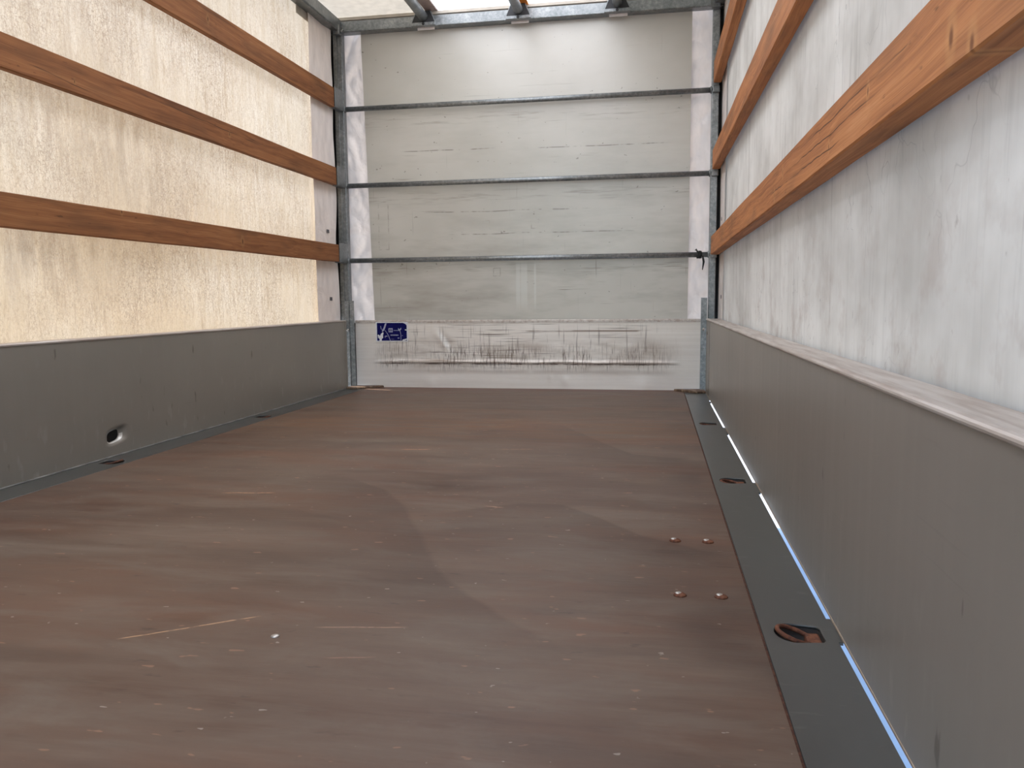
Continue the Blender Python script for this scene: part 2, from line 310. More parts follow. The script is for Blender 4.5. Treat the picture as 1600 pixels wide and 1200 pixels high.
def mat_floor():
    g = G('brown coated plywood'); P = g.P; X = g.sep(P)
    n1 = g.noise(g.map(P, (1.1, 2.6, 1), (0.4, 0, 0)), 1, 5, .62, .4)
    n2 = g.noise(g.map(P, (2.4, 26, 1)), 1, 4, .6)
    n3 = g.noise(g.map(P, (9, 90, 1), (3, 1, 0)), 1, 3, .6)
    f = g.math('ADD', g.math('MULTIPLY', n1, .55), g.math('ADD', g.math('MULTIPLY', n2, .3), g.math('MULTIPLY', n3, .15)))
    c = g.ramp(f, [(0.34, (.070, .037, .025)), (0.44, (.116, .071, .050)), (0.54, (.140, .095, .069)), (0.66, (.182, .134, .100))])
    red = g.ramp(g.noise(g.map(P, (1.3, 4.2, 1), (5, 2.6, 0)), 1, 4, .6), [(0.48, 0), (0.70, .75)])
    c = g.mix(red, c, (.152, .074, .045))
    dust = g.ramp(g.noise(g.map(P, (3.2, 9, 1), (1.5, 7, 0), (0, 0, .35)), 1, 5, .68, .6), [(0.48, 0), (0.72, .5)])
    c = g.mix(dust, c, (.180, .146, .114))
    dusk = g.ramp(g.noise(g.map(P, (1.8, 7, 1), (6.5, 1, 0), (0, 0, .12)), 1, 4, .62, .4), [(0.50, 0), (0.70, .4)])
    c = g.mix(dusk, c, (.068, .044, .034))
    # worn zones with a hard edge: (edge as y over x, or x over y)
    def edge(u, v, pts, u0, u1, v0, v1, fade, amt, c):
        st = [((a - u0) / (u1 - u0), (b - v0) / (v1 - v0)) for a, b in pts]
        r = g.ramp(g.rng(u, u0, u1), st)
        bnd = g.math('MULTIPLY_ADD', r, v1 - v0, v0)
        bnd = g.math('ADD', bnd, g.math('MULTIPLY', g.math('SUBTRACT', g.noise(g.map(P, (3, 3, 1)), 1, 2), .5), .05))
        d = g.math('SUBTRACT', bnd, v)
        m = g.math('MULTIPLY', g.rng(d, -.004, .012), g.rng(d, fade, .02))
        m = g.math('MULTIPLY', m, g.math('MULTIPLY', g.rng(u, u0, u0 + .18 * (u1 - u0)), g.rng(u, u1, u1 - .12 * (u1 - u0))))
        return g.mix(g.math('MULTIPLY', m, amt), c, g.mix(1, c, (.60, .56, .56), 'MULTIPLY'))
    c = edge(X[1], X[0], [(1.1, -.10), (1.21, -.22), (1.31, -.317), (1.43, -.397), (1.67, -.507), (1.88, -.61), (2.035, -.724), (2.18, -.90)], 1.05, 2.22, -1.2, 0, .55, .62, c)
    c = edge(X[0], X[1], [(-.49, 1.835), (-.325, 1.95), (-.223, 1.95), (-.117, 1.844), (-.025, 1.717), (.107, 1.624), (.16, 1.6)], -.55, .17, 1.0, 2.2, .6, .6, c)
    c = edge(X[0], X[1], [(-.66, 3.05), (-.446, 3.24), (-.361, 3.2), (-.182, 2.85), (-.061, 2.625), (.142, 2.546)], -.8, .2, 2.0, 3.5, .5, .55, c)
    # rusty band across near the headboard
    b = g.math('MULTIPLY', g.rng(g.math('ABSOLUTE', g.math('SUBTRACT', X[1], 3.15)), .05, .45, 1, 0, True), g.rng(n2, .38, .62))
    c = g.mix(g.math('MULTIPLY', b, .6), c, (.19, .095, .048))
    b = g.math('MULTIPLY', g.rng(X[1], 4.36, 4.47), g.rng(n3, .3, .6))
    c = g.mix(g.math('MULTIPLY', b, .8), c, (.13, .05, .028))
    # chips and nicks down to bare ply, a little dark dirt
    ch = g.ramp(g.noise(g.map(P, (22, 60, 1), (2, 5, 0)), 1, 2, .5), [(0.705, 0), (0.725, .9)])
    c = g.mix(g.math('MULTIPLY', ch, .7), c, (.30, .165, .105))
    nk = g.ramp(g.noise(g.map(P, (40, 75, 1), (8, 1, 0)), 1, 2, .5), [(0.735, 0), (0.75, 1)])
    c = g.mix(g.math('MULTIPLY', nk, .7), c, (.36, .30, .25))
    dk = g.ramp(g.noise(g.map(P, (12, 30, 1), (1, 9, 0)), 1, 3, .6), [(0.66, 0), (0.76, .6)])
    c = g.mix(dk, c, (.045, .030, .025))
    ed = g.math('MULTIPLY', g.rng(X[0], -.02, .16), g.rng(g.noise(g.map(P, (5, 4, 1), (3, 8, 0)), 1, 3), .45, .68))
    c = g.mix(g.math('MULTIPLY', ed, .5), c, (.042, .028, .024))
    # single scratches
    for (x0, y0), (x1, y1), wd, col in (((-.815, 1.042), (-.631, 1.166), .0022, (0.360, 0.216, 0.122)), ((-1.154, 1.937), (-1.003, 1.958), .004, (0.331, 0.173, 0.094)),
                                        ((-.527, 1.136), (-.376, 1.159), .002, (0.259, 0.158, 0.108)), ((-.867, 2.61), (-.755, 2.625), .006, (0.302, 0.158, 0.094)),
                                        ((-.523, 2.656), (-.40, 2.673), .004, (0.259, 0.144, 0.086)), ((-.417, 1.903), (-.359, 1.897), .004, (0.302, 0.180, 0.122)),
                                        ((-.47, 1.035), (-.39, 1.05), .0016, (0.216, 0.122, 0.086)), ((-1.42, 1.42), (-1.36, 1.43), .003, (0.274, 0.187, 0.130))):
        L = math.hypot(x1 - x0, y1 - y0); ux, uy = (x1 - x0) / L, (y1 - y0) / L
        rel = g.vmath('SUBTRACT', P, (x0, y0, 0))
        s_ = g.vmath('DOT_PRODUCT', rel, (ux, uy, 0)); t_ = g.vmath('DOT_PRODUCT', rel, (-uy, ux, 0))
        t_ = g.math('ADD', t_, g.math('MULTIPLY', g.math('SUBTRACT', g.noise(P, 25, 2), .5), wd * 2))
        m = g.math('MULTIPLY', g.rng(g.math('ABSOLUTE', t_), wd * .5, wd * 1.1, 1, 0), g.math('MULTIPLY', g.rng(s_, 0, .02), g.rng(s_, L, L - .02)))
        m = g.math('MULTIPLY', m, g.rng(g.noise(P, 60, 2), .3, .5))
        c = g.mix(g.math('MULTIPLY', m, .95), c, tuple(q * 1.25 for q in col))
    r = g.rng(f, .35, .65, .40, .56)
    return g.pbr(c, r, 0, g.bump(g.math('ADD', n3, g.math('MULTIPLY', n2, .6)), .10, .004), .22)

def mat_plate():
    g = G('dark grey coated steel'); P = g.P
    b = g.noise(g.map(P, (6, 2, 1)), 1, 4, .6); s2 = g.noise(g.map(P, (14, 45, 1)), 1, 3, .6)
    c = g.ramp(b, [(0.35, (.064, .063, .058)), (0.68, (.086, .085, .077))])
    c = g.mix(g.ramp(s2, [(0.62, 0), (0.75, .3)]), c, (.19, .185, .17))
    return g.pbr(c, g.rng(b, .3, .7, .30, .38), .1, g.bump(s2, .012, .002), .5)

MT = {}
MT['galv'] = mat_galvanised(); MT['galv_dark'] = mat_galvanised('dull galvanised steel', .75)
MT['rust'] = mat_rust('rusty iron'); MT['rust_dark'] = mat_rust('dark rusty iron', True)
g_ = G('rusted brown steel'); n_ = g_.noise(g_.P, 45, 4, .65)
MT['rust_tan'] = g_.pbr(g_.ramp(n_, [(.35, (.05, .028, .018)), (.5, (.13, .08, .05)), (.68, (.30, .21, .14))]), .7, .1)
MT['matt'] = flat('black rubber', (.012, .012, .012), .7)
MT['black'] = flat('black painted steel', (.018, .018, .02), .55)
MT['bolt'] = flat('worn zinc bolt', (.45, .42, .39), .35, .7)
MT['floor'] = mat_floor(); MT['plate'] = mat_plate()
MT['alu_left'] = mat_side_alu('grey anodised sheet', (.262, .238, .205)); MT['alu_right'] = mat_side_alu('grey anodised sheet, streaked', (.275, .25, .217))
g_ = G('worn aluminium edge'); n_ = g_.noise(g_.map(g_.P, (60, 5, 60)), 1, 4, .6)
MT['alu_rail'] = g_.pbr(g_.ramp(n_, [(.35, (.40, .33, .285)), (.55, (.55, .495, .45)), (.75, (.62, .57, .53))]), .42, .3)
MT['alu_front'] = mat_scratched_alu()
MT['panel'] = mat_front_panel()
MT['tarp_l'] = mat_tarp_left(); MT['tarp_r'] = mat_tarp_right()
MT['strip'] = mat_tarp_plain('off-white tarpaulin', (.87, .81, .775), (.64, .55, .50), .13, .9)
MT['patch'] = mat_tarp_plain('doubled tarpaulin', (.5, .45, .38), (.55, .45, .33), .12, .2)
MT['roof_cream'] = mat_tarp_plain('cream roof tarpaulin', (.62, .58, .50), (.46, .42, .35), .40, .2)
MT['roof_clear'] = mat_tarp_plain('white roof sheet', (.88, .88, .88), (.98, .98, .97), .94, .05)
MT['roof_dull'] = mat_tarp_plain('dull roof tarpaulin', (.55, .54, .47), (.55, .53, .45), .2, .2)
MT['hem'] = mat_tarp_plain('doubled roof hem', (.45, .36, .32), (.5, .38, .32), .12, .2)
MT['orange'] = flat('orange webbing', (.9, .28, .03), .6)
MT['ground'] = flat('pale bluish concrete', (.54, .62, .71), .9, 0, .15, 3)  # blue skylight on the shaded ground is tinted into this colour
g_ = G('blue sticker film'); n_ = g_.noise(g_.P, 60, 3)
MT['blue'] = g_.pbr(g_.ramp(n_, [(.3, (.002, .002, .060)), (.7, (.004, .004, .095))]), .6, 0, None, .12)
MT['white'] = flat('white sticker paper', (.72, .72, .75), .6, 0, .08, 80)
MT['white_dim'] = flat('worn white print', (.36, .37, .50), .6, 0, .25, 150)
MT['ink'] = flat('grey ink', (.10, .095, .10), .7)
MT['tan'] = flat('tan stained aluminium', (.34, .26, .19), .5, .3)
MT['lip'] = flat('dull grey sealant', (.16, .15, .135), .85, 0, .45, 14)
MT['cavity'] = flat('shade-dark inner sheet', (.035, .026, .02), .7)  # near-black: darkness of hollows and recesses put into the colour
MT['bare'] = flat('bare bent aluminium', (.62, .60, .56), .38, .5)

# ------------------------------------------------------------------ geometry helpers
def obj(name, bm, m, parent=None, smooth=False, label=None):
    me = bpy.data.meshes.new(name)
    bmesh.ops.recalc_face_normals(bm, faces=bm.faces[:])
    if smooth:
        for f in bm.faces: f.smooth = True
    bm.to_mesh(me); bm.free()
    me.materials.append(m)
    o = bpy.data.objects.new(name, me); COL.objects.link(o)
    if parent is not None:
        o.parent = parent
        o.location = -Vector(parent.get('_w', (0, 0, 0)))
    if label: o['label'] = label
    return o

def thing(name, label, cat, loc, group=None):
    o = bpy.data.objects.new(name, None); COL.objects.link(o); o.location = loc; o.empty_display_size = .05
    o['_w'] = list(loc)
    o['label'] = label; o['category'] = cat
    if group: o['group'] = group
    return o

def tag(o, label, cat, group=None):
    o['label'] = label; o['category'] = cat
    if group: o['group'] = group
    return o

def structure(name, bm, m, label=None, smooth=False):
    o = obj(name, bm, m, None, smooth); o['kind'] = 'structure'
    if label: o['label'] = label
    return o

def box(bm, a, b, bevel=0.0, seg=1):
    t = bmesh.new()
    v = [t.verts.new((x, y, z)) for x in (a[0], b[0]) for y in (a[1], b[1]) for z in (a[2], b[2])]
    for q in ((0, 1, 3, 2), (4, 6, 7, 5), (0, 4, 5, 1), (2, 3, 7, 6), (0, 2, 6, 4), (1, 5, 7, 3)): t.faces.new([v[i] for i in q])
    if bevel: bmesh.ops.bevel(t, geom=t.edges[:] + t.verts[:], offset=bevel, segments=seg, affect='EDGES', profile=.5)
    merge(bm, t); return bm

def merge(bm, t):
    me = bpy.data.meshes.new('tmp'); t.to_mesh(me); t.free(); bm.from_mesh(me); bpy.data.meshes.remove(me)

def B(a, b, bevel=0.0, seg=1): return box(bmesh.new(), a, b, bevel, seg)

def tube(bm, pts, r, n=14, caps=True):
    pts = [Vector(p) for p in pts]; rings = []
    for i, p in enumerate(pts):
        d = (pts[min(i + 1, len(pts) - 1)] - pts[max(i - 1, 0)]).normalized()
        a = Vector((0, 0, 1)) if abs(d.z) < .9 else Vector((1, 0, 0))
        u = d.cross(a).normalized(); v = u.cross(d)
        rr = r[i] if hasattr(r, '__len__') else r
        rings.append([bm.verts.new(p + (u * math.cos(k * 2 * PI / n) + v * math.sin(k * 2 * PI / n)) * rr) for k in range(n)])
    for A, C in zip(rings, rings[1:]):
        for k in range(n): bm.faces.new((A[k], A[(k + 1) % n], C[(k + 1) % n], C[k]))
    if caps: bm.faces.new(rings[0][::-1]); bm.faces.new(rings[-1])
    return bm

def loop_tube(bm, pts, r, n=8):
    pts = [Vector(p) for p in pts]; N = len(pts); rings = []
    nrm = Vector((0, 0, 0))
    for i in range(N): nrm += (pts[i]).cross(pts[(i + 1) % N])
    c = sum(pts, Vector()) / N; nrm = Vector((0, 0, 0))
    for i in range(N): nrm += (pts[i] - c).cross(pts[(i + 1) % N] - c)
    nrm.normalize()
    for i in range(N):
        d = (pts[(i + 1) % N] - pts[i - 1]).normalized(); u = d.cross(nrm).normalized()
        rings.append([bm.verts.new(pts[i] + (u * math.cos(k * 2 * PI / n) + nrm * math.sin(k * 2 * PI / n)) * r) for k in range(n)])
    for i in range(N):
        A, C = rings[i], rings[(i + 1) % N]
        for k in range(n): bm.faces.new((A[k], A[(k + 1) % n], C[(k + 1) % n], C[k]))
    return bm

def prism(bm, prof, axis, a, b):
    """closed profile (list of 2-D points) pushed along an axis from a to b"""
    def P(p, t):
        return {'x': (t, p[0], p[1]), 'y': (p[0], t, p[1]), 'z': (p[0], p[1], t)}[axis]
    A = [bm.verts.new(P(p, a)) for p in prof]; C = [bm.verts.new(P(p, b)) for p in prof]
    n = len(prof)
    for k in range(n): bm.faces.new((A[k], A[(k + 1) % n], C[(k + 1) % n], C[k]))
    bm.faces.new(A[::-1]); bm.faces.new(C)
    return bm

def grid(fn, nu, nv):
    """surface fn(u,v)->point over 0..1"""
    bm = bmesh.new()
    V = [[bm.verts.new(fn(i / nu, j / nv)) for j in range(nv + 1)] for i in range(nu + 1)]
    for i in range(nu):
        for j in range(nv): bm.faces.new((V[i][j], V[i + 1][j], V[i + 1][j + 1], V[i][j + 1]))
    return bm

def plate_with_holes(outline, holes, thick):
    """flat plate in XY, top at z=0, real holes through it"""
    cu = bpy.data.curves.new('tmpc', 'CURVE'); cu.dimensions = '2D'; cu.fill_mode = 'BOTH'; cu.extrude = thick / 2
    for pts in [outline] + holes:
        sp = cu.splines.new('POLY'); sp.points.add(len(pts) - 1); sp.use_cyclic_u = True
        for q, p in zip(sp.points, pts): q.co = (p[0], p[1], 0, 1)
    o = bpy.data.objects.new('tmpo', cu); COL.objects.link(o)
    dg = bpy.context.evaluated_depsgraph_get()
    me = bpy.data.meshes.new_from_object(o.evaluated_get(dg))
    bm = bmesh.new(); bm.from_mesh(me)
    bmesh.ops.translate(bm, verts=bm.verts[:], vec=(0, 0, -thick / 2))
    bmesh.ops.remove_doubles(bm, verts=bm.verts[:], dist=1e-6)
    bpy.data.objects.remove(o); bpy.data.curves.remove(cu); bpy.data.meshes.remove(me)
    return bm

def dome(bm, c, r, h, axis='z', n=16, rings=4):
    c = Vector(c); R = []
    def P(a, rr, hh):
        x, y = math.cos(a) * rr, math.sin(a) * rr
        return c + Vector({'z': (x, y, hh), 'y': (x, -hh, y), 'x': (hh, x, y), '-x': (-hh, x, y)}[axis])
    for i in range(rings):
        t = i / rings * PI / 2
        R.append([bm.verts.new(P(k * 2 * PI / n, r * math.cos(t), h * math.sin(t))) for k in range(n)])
    top = bm.verts.new(P(0, 0, h))
    for A, C in zip(R, R[1:]):
        for k in range(n): bm.faces.new((A[k], A[(k + 1) % n], C[(k + 1) % n], C[k]))
    for k in range(n): bm.faces.new((R[-1][k], R[-1][(k + 1) % n], top))
    bm.faces.new(R[0][::-1])
    return bm

Y0, Y1 = -0.6, 4.528           # tail end and headboard
XL, XR = -1.79, 0.285          # inner faces of the sideboards
ZR = 2.15                      # roof sheet

# ------------------------------------------------------------------ the setting
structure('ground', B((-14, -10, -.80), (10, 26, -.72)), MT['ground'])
fl = structure('floor', B((-1.676, Y0, -.022), (.1665, 4.56, 0)), MT['floor'], 'worn brown coated plywood load floor')
# carriage bolts through the floor
for i, (x, y, r) in enumerate(((.050, 1.681, .0125), (.118, 1.682, .0125), (.050, 1.364, .0115), (.120, 1.366, .0115), (-.572, 1.094, .007))):
    b = dome(bmesh.new(), (0, 0, 0), r, r * .42)
    o = obj('carriage_bolt', b, MT['bolt' if i == 4 else 'rust'], fl, True); o.location = (x, y, 0)
    if i < 4:
        o2 = obj('bright_crown', dome(bmesh.new(), (0, 0, 0), r * .55, r * .16), MT['bolt'], o, True); o2.location = (-r * .22, r * .1, r * .31)  # small brighter cap set off-centre on the bolt head

def wavy(p, amp, s, seed): return amp * mnoise.noise(Vector((p[0] * s + seed, p[1] * s, p[2] * s)))

def side_tarp(name, xw, sgn, m, yend, label):
    def f(u, v):
        y = Y0 + u * (yend - Y0); z = .345 + v * (2.115 - .345)
        a = min(1, v * 6) * min(1, (1 - v) * 6)
        return (xw - sgn * a * (.001 + wavy((0, y, z), .006, 1.4, sgn * 9) + wavy((0, y * 3, z * .6), .002, 2, sgn * 5)), y, z)
    return structure(name, grid(f, 90, 34), m, label, True)
def border_strip(par, xw, sgn, ya, yb, m):
    def f(u, v):
        y = ya + u * (yb - ya); z = .345 + v * (2.09 - .345)
        curl = .03 * max(0, u - .72) * (1 + .8 * mnoise.noise(Vector((3, sgn, z * 4))))
        return (xw - sgn * ((.010 if sgn < 0 else .004) + (.008 if sgn < 0 else .003) * mnoise.noise(Vector((y * 4, sgn * 3, z * 3))) + curl * (1 if sgn < 0 else .15)), y - .02 * max(0, u - .8) * mnoise.noise(Vector((z * 5, 2, sgn))), z)
    o = obj('border_strip', grid(f, 16, 60), m, par, True, 'off-white border strip of doubled tarpaulin beside the corner post')
    return o
wl = side_tarp('wall_left', -1.868, -1, MT['tarp_l'], 4.50, 'sunlit cream tarpaulin with fine creases and brown stains')
border_strip(wl, -1.860, -1, 4.185, 4.475, MT['strip'])
obj('reinforcement_patch', B((-1.862, 4.065, 2.022), (-1.858, 4.235, 2.085), .001), MT['patch'], wl)
wr = side_tarp('wall_right', .362, 1, MT['tarp_r'], 4.50, 'grey-white tarpaulin with vertical smears')
border_strip(wr, .3585, 1, 4.28, 4.565, MT['strip'])
for par, x, pts in ((wl, -1.8455, ((4.338, .916), (4.352, .530))), (wr, .3555, ((4.44, .939), (4.39, .522)))):
    for (y, z) in pts:
        bmk = bmesh.new()
        for dy in (0, .018): box(bmk, (x - .002, y + dy, z - .010), (x + .002, y + dy + .012, z + .010), .001)
        obj('print_mark', bmk, MT['ink'], par)

# front: white tarpaulin with a stiff grey sheet on it
def ff(u, v):
    x = -1.87 + u * (.36 + 1.87); z = .30 + v * (2.12 - .30)
    d = .006 * mnoise.noise(Vector((x * 3, 4, z * 3))) + .009 * mnoise.noise(Vector((x * 9 + z * 5, 1, z * 4)))
    if x < -1.6 or x > .1: d += .010 * (.5 - abs(mnoise.noise(Vector((x * 8 + z * 7, 2, z * 3 - x * 9))))) ** 2 * 4 + .004 * mnoise.noise(Vector((x * 22 - z * 14, 7, z * 16)))
    return (x, 4.604 + d, z)
wf = structure('wall_front', grid(ff, 200, 120), MT['strip'], 'off-white tarpaulin across the front of the load space', True)
bm = bmesh.new()
q = [(-1.702, 2.09), (.190, 2.09), (.187, .36), (-1.660, .36)]
A = [bm.verts.new((x, 4.582, z)) for x, z in q]; C = [bm.verts.new((x, 4.588, z)) for x, z in q]
bm.faces.new(A); bm.faces.new(C[::-1])
for k in range(4): bm.faces.new((A[k], A[(k + 1) % 4], C[(k + 1) % 4], C[k]))
obj('headboard_sheet', bm, MT['panel'], wf, False, 'stiff grey scuffed sheet between the white tarpaulin edges')
# roof
def roof(x0, x1, z, y0=Y0, y1=4.552): 
    return grid(lambda u, v: (x0 + u * (x1 - x0), y0 + v * (y1 - y0), z + wavy((x0 + u, y0 + v * 5, 0), .004, 2, 1)), 12, 40)
ce = structure('ceiling', roof(-1.875, -1.285, ZR), MT['roof_cream'], 'cream roof tarpaulin', True)
obj('roof_hem', B((-1.290, Y0, ZR - .004), (-1.222, 4.552, ZR + .004)), MT['hem'], ce, False, 'doubled pinkish hem of the roof tarpaulin')
obj('roof_sheet', roof(-1.225, -.245, ZR + .002), MT['roof_clear'], ce, True, 'bright white middle roof sheet')
obj('roof_sheet', roof(-.250, .37, ZR), MT['roof_dull'], ce, True, 'dull greenish roof sheet at the right')
obj('webbing', B((-.745, Y0, ZR - .008), (-.700, 4.548, ZR - .003)), MT['orange'], ce, False, 'orange webbing strap under the roof sheet')

# ------------------------------------------------------------------ sideboards
RINGS_R = (1.232, 2.277, 3.322); RINGS_L = (2.273, 3.289)
hx, hy = .036, .038
def hole_outline(cx, cy, flip=1, grow=0.0):
    P = []
    for k in range(13):
        a = PI / 2 + k * PI / 12
        P.append((cx + flip * (-.008 + math.cos(a) * (hx - .008 + grow)), cy + math.sin(a) * (hy * .96 + grow)))
    P += [(cx + flip * (hx - .004), cy - hy * .80 - grow), (cx + flip * (hx + grow), cy - hy * .62), (cx + flip * (hx + grow), cy + hy * .62), (cx + flip * (hx - .004), cy + hy * .80 + grow)]
    return P

# left sideboard, with a punched and dented hole low down
DY, DZ = 2.366, .069
lb = thing('dropside', 'grey left sideboard with a punched dent near its lower edge', 'sideboard', (XL, 2.0, 0))
def dent_pt(k, n, f):           # f 0 = hole edge, 1 = flush outer rim
    a = 2 * PI * k / n
    ry, rz = .037 + f * .030, .0175 + f * .016
    cy = DY + f * .012
    y = cy + math.copysign(abs(math.cos(a)) ** .65, math.cos(a)) * ry; z = DZ + math.copysign(abs(math.sin(a)) ** .65, math.sin(a)) * rz
    z += .10 * (y - DY)
    push = (1 - f) ** 2 * (.010 + .007 * math.cos(a))
    return (XL - push, y, z)
N = 40
outer = [dent_pt(k, N, 1)[1:] for k in range(N)]
bmp = plate_with_holes([(Y0, .005), (4.43, .005), (4.43, .396), (Y0, .396)], [outer], .003)
rot = Matrix(((0, 0, 1, 0), (1, 0, 0, 0), (0, 1, 0, 0), (0, 0, 0, 1)))   # plate XY -> world YZ
bmesh.ops.transform(bmp, matrix=Matrix.Translation((XL, 0, 0)) @ rot, verts=bmp.verts[:])
obj('inner_panel', bmp, MT['alu_left'], lb)
bm = bmesh.new(); rows = []
for i in range(9):
    f = 1 - i / 8
    rows.append([bm.verts.new(dent_pt(k, N, f)) for k in range(N)])
for A, C in zip(rows, rows[1:]):
    for k in range(N): bm.faces.new((A[k], A[(k + 1) % N], C[(k + 1) % N], C[k]))
obj('dent', bm, MT['alu_left'], lb, True, 'dented rim around the hole')
bm = bmesh.new(); e = [dent_pt(k, N, .02) for k in range(N)]; e2 = [dent_pt(k, N, .28) for k in range(N)]
ks = list(range(22, 41)) 
top = [bm.verts.new((e[k % N][0] + .003, e[k % N][1], e[k % N][2] - .001)) for k in ks]; bot = [bm.verts.new((e2[k % N][0] + .0015, e2[k % N][1], e2[k % N][2])) for k in ks]
for k in range(len(ks) - 1): bm.faces.new((top[k], top[k + 1], bot[k + 1], bot[k]))
obj('bent_lip', bm, MT['bare'], lb, True, 'bare bright metal bent along the edge of the hole')
obj('outer_panel', B((XL - .050, Y0, .0), (XL - .046, 4.43, .396)), MT['cavity'], lb)
bm = prism(bmesh.new(), [(XL - .052, .392), (XL - .001, .3955), (XL + .003, .3965), (XL + .004, .4005), (XL + .001, .404), (XL - .052, .404)], 'y', Y0, 4.438)
obj('top_rail', bm, MT['alu_rail'], lb)
bm = prism(bmesh.new(), [(XL - .03, -.003), (XL + .003, .0005), (XL + .003, .003), (XL + .0005, .005), (XL - .03, .005)], 'y', Y0, 4.44)
obj('bottom_lip', bm, MT['lip'], lb)
obj('end_cap', B((XL - .05, 4.43, .002), (XL + .004, 4.442, .398), .002), MT['alu_left'], lb)

rb = thing('dropside', 'grey right sideboard with a worn rounded aluminium top edge', 'sideboard', (XR, 2.0, 0))
obj('inner_panel', B((XR, Y0, .004), (XR + .003, 4.44, .398)), MT['alu_right'], rb)
obj('outer_panel', B((XR + .05, Y0, .004), (XR + .054, 4.44, .396)), MT['cavity'], rb)
prof = [(XR + .060, .392), (XR + .002, .392)] + [(XR + .005 - .0105 * math.sin(t), .4005 - .0062 * math.cos(t)) for t in (0.35, .75, 1.15, 1.55, 1.95, 2.35, 2.75)] + [(XR + .014, .4055), (XR + .022, .4045), (XR + .060, .4045)]
obj('top_rail', prism(bmesh.new(), prof, 'y', Y0, 4.445), MT['alu_rail'], rb)
obj('bottom_lip', prism(bmesh.new(), [(XR - .001, .001), (XR + .003, 0), (XR + .056, 0), (XR + .056, .006), (XR + .003, .006), (XR - .001, .0045)], 'y', Y0, 4.44), MT['tan'], rb)
obj('end_cap', B((XR - .001, 4.44, .0), (XR + .054, 4.452, .398), .002), MT['alu_right'], rb)
obj('seam', B((XR - .0008, 4.20, .01), (XR + .001, 4.203, .392)), MT['cavity'], rb)
obj('rivet', dome(bmesh.new(), (XR, 4.36, .33), .010, .005, '-x'), MT['alu_right'], rb, True)

fb = thing('dropside', 'scratched bare aluminium headboard panel with a blue sticker', 'sideboard', (-.75, Y1, 0))
# rolled profile: shallow ribs across the panel
zz = [0.0, .02, .04, .06, .08, .095, .1, .115, .13, .139, .143, .147, .151, .155, .159, .163, .167, .175, .19, .21, .23, .25, .27, .29, .31, .33, .35, .37, .385]
def rib(z):
    o = 0
    for z0, h, wd in ((.155, .008, .011),): o += h * max(0, 1 - abs(z - z0) / wd) ** .8
    o += -.0012 if z < .097 else 0
    return o
def fpan(u, v):
    x = -1.765 + u * (.262 + 1.765); z = zz[int(round(v * (len(zz) - 1)))]
    xm = max(0, min(1, (x + 1.66) * 8)) * max(0, min(1, (.15 - x) * 8))
    d = rib(z + .004 * mnoise.noise(Vector((x * 5, 3, 0)))) * xm * (1 + .7 * mnoise.noise(Vector((x * 4, 9, 0))) + .4 * mnoise.noise(Vector((x * 19, 2, 0))))
    d += .006 * math.exp(-(((x + 1.235) + (z - .28) * .7) / .018) ** 2 - ((z - .275) / .05) ** 2) - .005 * math.exp(-(((x + 1.20) + (z - .28) * .7) / .016) ** 2 - ((z - .27) / .05) ** 2)
    for cx, cz, r, h in ((-.50, .05, .02, .004), (-.585, .07, .012, .004), (-.13, .24, .03, .004), (.0, .22, .02, -.003), (-.06, .02, .04, .004), (-1.3, .02, .03, .004), (-.7, .30, .06, .003)):
        d += h * math.exp(-((x - cx) / r) ** 2 - ((z - cz) / r) ** 2)
    return (x, Y1 - d + .0015 * mnoise.noise(Vector((x * 6, 0, z * 8))), z)
obj('panel', grid(fpan, 220, len(zz) - 1), MT['alu_front'], fb, True)
obj('back_sheet', B((-1.790, Y1 + .02, -.02), (.290, Y1 + .024, .385)), MT['cavity'], fb)
obj('top_rail', prism(bmesh.new(), [(Y1 - .003, .384), (Y1 - .003, .397), (Y1 + .001, .401), (Y1 + .024, .401), (Y1 + .024, .384)], 'x', -1.765, .262), MT['alu_rail'], fb)
# sticker: white paper, blue print, torn patches, illegible lines of print
st = obj('sticker', B((-1.636, Y1 - .0035, .274), (-1.436, Y1 - .0025, .390)), MT['white'], fb, False, 'blue and white rectangular sticker, torn and scratched')
def facef(bm, pts, d):
    y = Y1 - .0035 - d
    P = [(-1.636 + px * .2, .390 - pz * .116) for px, pz in pts]
    bm.faces.new([bm.verts.new((x, y, z)) for x, z in P])
def rect(bm, a, b, c, d_, dep): facef(bm, [(a, b), (c, b), (c, d_), (a, d_)], dep)
bm = bmesh.new(); rect(bm, .04, .04, .965, .955, .0004); obj('blue_print', bm, MT['blue'], st)
bm = bmesh.new()
rect(bm, .40, .315, .53, .52, .0008)
obj('logo', bm, MT['white_dim'], st, False, 'pale square emblem, illegible')
bm = bmesh.new()
for k in range(3): rect(bm, .418 + k * .036, .36, .440 + k * .036, .47, .0011)
obj('logo_letter', bm, MT['blue'], st)
def piece(name, m, polys, dep):
    for P in polys:
        b = bmesh.new(); facef(b, P, dep); obj(name, b, m, st)
def rp(a, b, c, d_): return [(a, b), (c, b), (c, d_), (a, d_)]
L_ = []; x = .56
for wd in (.02, .03, .05, .02, .03): L_.append(rp(x, .415, x + wd, .445)); x += wd + .008
x = .46
for wd in (.05, .03, .06, .05, .03): L_.append(rp(x, .645, x + wd, .69)); x += wd + .006
L_ += [rp(.29, .70, .36, .745), rp(.28, .72, .30, .80), rp(.68, .80, .735, .84), rp(.47, .87, .57, .88), rp(.81, .68, .84, .70)]
piece('print_line', MT['white_dim'], L_, .0008)
